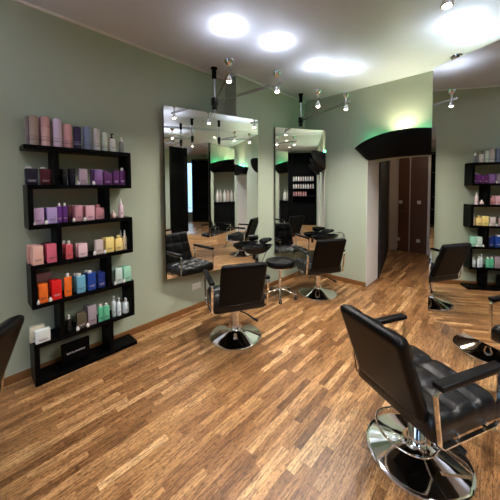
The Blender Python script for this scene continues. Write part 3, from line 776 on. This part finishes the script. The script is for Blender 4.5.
# counter with bottles and flowers in the middle arch niche
ct = thing('counter', 'black counter standing in the middle arch niche', 'counter', (.62, YD+.30, 0))
MB().box(-.52, .52, -.2, .24, 0, 1.17, bev=.004).build('body', M['matt_black'], ct, smooth=False); MB().box(-.54, .54, -.22,   .25, 1.17, 1.20, bev=.004).build('worktop', M['black'], ct, smooth=False)
for q in range(8):
    b = MB().lathe([(.038, 0), (.04, .004), (.04, .24), (.015, .29), (.015, .36), (0, .36)], 14).build('display_bottle', paint(CB[q % 5], .35))
    b.location = (.24+.11*q, YD+.22+.06*(q % 2), 1.2005); tag(b, 'small bottle on the black counter in the arch niche', 'bottle', 'bottles on the niche counter')
# dark shelving at the window side
rk = thing('storage_rack', 'dark shelving beside the shop window', 'shelf', (1.28, YB+.25, 0))
MB().box(-1.3, 1.3, -.24, -.2, 0, 2.94).build('back_panel', M['matt_black'], rk, smooth=False)
for x in (-1.3, -.02, 1.26): MB().box(x, x+.04, -.2, .15, 0, 2.94).build('side_panel', M['matt_black'], rk, smooth=False)
for z in (.05, .7, 1.2, 1.7, 2.2, 2.94):
    for xa, xb in ((-1.26, -.02), (.02, 1.26)): MB().box(xa, xb, -.2, .15, z-.04, z).build('board', M['black'], rk, smooth=False)
# plant on the window side
pt = thing('potted_plant', 'leafy green plant standing in front of the shop window', 'plant', (2.98, YB+.5, 0))
MB().lathe([(.13, 0), (.17, .3), (.18, .32), (.16, .32), (.15, .29), (0, .29)], 24).build('pot', M['terracotta'], pt)
lf = MB()
for q in range(70):
    a = random.random()*2*PI; r = .04+.14*random.random(); z = .45+1.0*random.random(); l = .12+.07*random.random()
    p0 = Vector((r*math.cos(a), r*math.sin(a), z)); dr = Vector((math.cos(a), math.sin(a), .3-.9*random.random())).normalized(); sd = dr.cross(Vector((0, 0, 1))).normalized()
    v = [lf.bm.verts.new(p) for p in (p0, p0+dr*l*.5+sd*.035, p0+dr*l, p0+dr*l*.5-sd*.035)]
    lf.bm.faces.new(v)
lf.build('foliage', M['leaf'], pt)
MB().tube([(0, 0, .28), (.02, .01, .7), (0, .02, 1.2)], .012, 8).build('stem', M['leaf'], pt)
# recessed downlights of the right hand ceiling and the front part of the room
for x, y, z in ((2.0, 3.4, ZC-.05), (3.6, 3.4, ZC-.05), (2.0, 1.2, ZC-.05), (3.6, 1.2, ZC-.05), (2.0, -1.2, ZC-.05), (3.6, -1.2, ZC-.05), (-.6, -1.4, ZC), (-1.8, -2.6, ZC), (.4, -3.0, ZC)):
    t = thing('ceiling_downlight', 'small round recessed ceiling downlight', 'lamp', (x, y, z), 0, 'recessed downlights')
    MB().lathe([(.055, 0), (.055, -.006), (.042, -.006), (.040, -.001)], 24).build('trim_ring', M['steel'], t)
    MB().lathe([(.041, -.002), (.030, -.004), (0, -.004)], 20).build('lens', M['warm_panel'], t)
    spot_light('downlight', t, (0, 0, -.02), (0, 0, 0), (.93, .96, 1.), 66 if y > 0 else 10, 2.7, .9, .04)
# hallway ceiling lamp
hl = thing('ceiling_downlight', 'round hallway ceiling lamp hidden above the arch', 'lamp', (-1.35, 6.2, 2.62))
MB().lathe([(.10, 0), (.10, -.03), (.07, -.045), (0, -.05)], 24).build('lens', M['warm_panel'], hl)
l = bpy.data.lights.new('hall_lamp', 'POINT'); l.energy = 2.4; l.color = (1, .8, .6); l.shadow_soft_size = .08
lo = bpy.data.objects.new('hall_lamp', l); COL.objects.link(lo); lo.parent = hl; lo.location = (0, 0, -.1)

# ------------------------------------------------------------------ daylight through the shop window and the added one
wd = bpy.data.worlds.new('World'); S.world = wd; wd.use_nodes = True
bg = wd.node_tree.nodes['Background']; bg.inputs[0].default_value = (.66, .82, 1., 1); bg.inputs[1].default_value = 3.5
for wa, wb in WINS:
    pl = bpy.data.lights.new('window_portal', 'AREA'); pl.shape = 'RECTANGLE'; pl.size = wb-wa; pl.size_y = WZ1-WZ0
    po = bpy.data.objects.new('window_portal', pl); COL.objects.link(po); po.location = ((wa+wb)/2, YB-.16, (WZ0+WZ1)/2); po.rotation_euler = (PI/2, 0, 0)
    pl.cycles.is_portal = True

# ------------------------------------------------------------------ camera
cd = bpy.data.cameras.new('camera'); co = bpy.data.objects.new('camera', cd); COL.objects.link(co)
r = Vector((0.73138234, 0.6819366, -0.00650744)); u = Vector((-0.02565259, 0.03704551, 0.99898427)); wv = Vector((-0.68148501, 0.73047252, -0.04458787))
mt = Matrix(((r.x, u.x, -wv.x, 0), (r.y, u.y, -wv.y, 0), (r.z, u.z, -wv.z, 1.65), (0, 0, 0, 1)))
co.matrix_world = mt
cd.sensor_width = 36; cd.lens = 36*271.2534/500; cd.shift_y = (198.656-250)/500; cd.clip_start = .05
S.camera = co
S.view_settings.view_transform = 'Standard'; S.view_settings.look = 'None'; S.view_settings.gamma = 1; S.view_settings.use_curve_mapping = False
S.view_settings.exposure = 1.22
S.cycles.max_bounces = 10; S.cycles.glossy_bounces = 6; S.cycles.diffuse_bounces = 5; S.cycles.transparent_max_bounces = 8
S.cycles.sample_clamp_indirect = 6; S.cycles.caustics_reflective = False; S.cycles.caustics_refractive = False
S.cycles.use_denoising = True
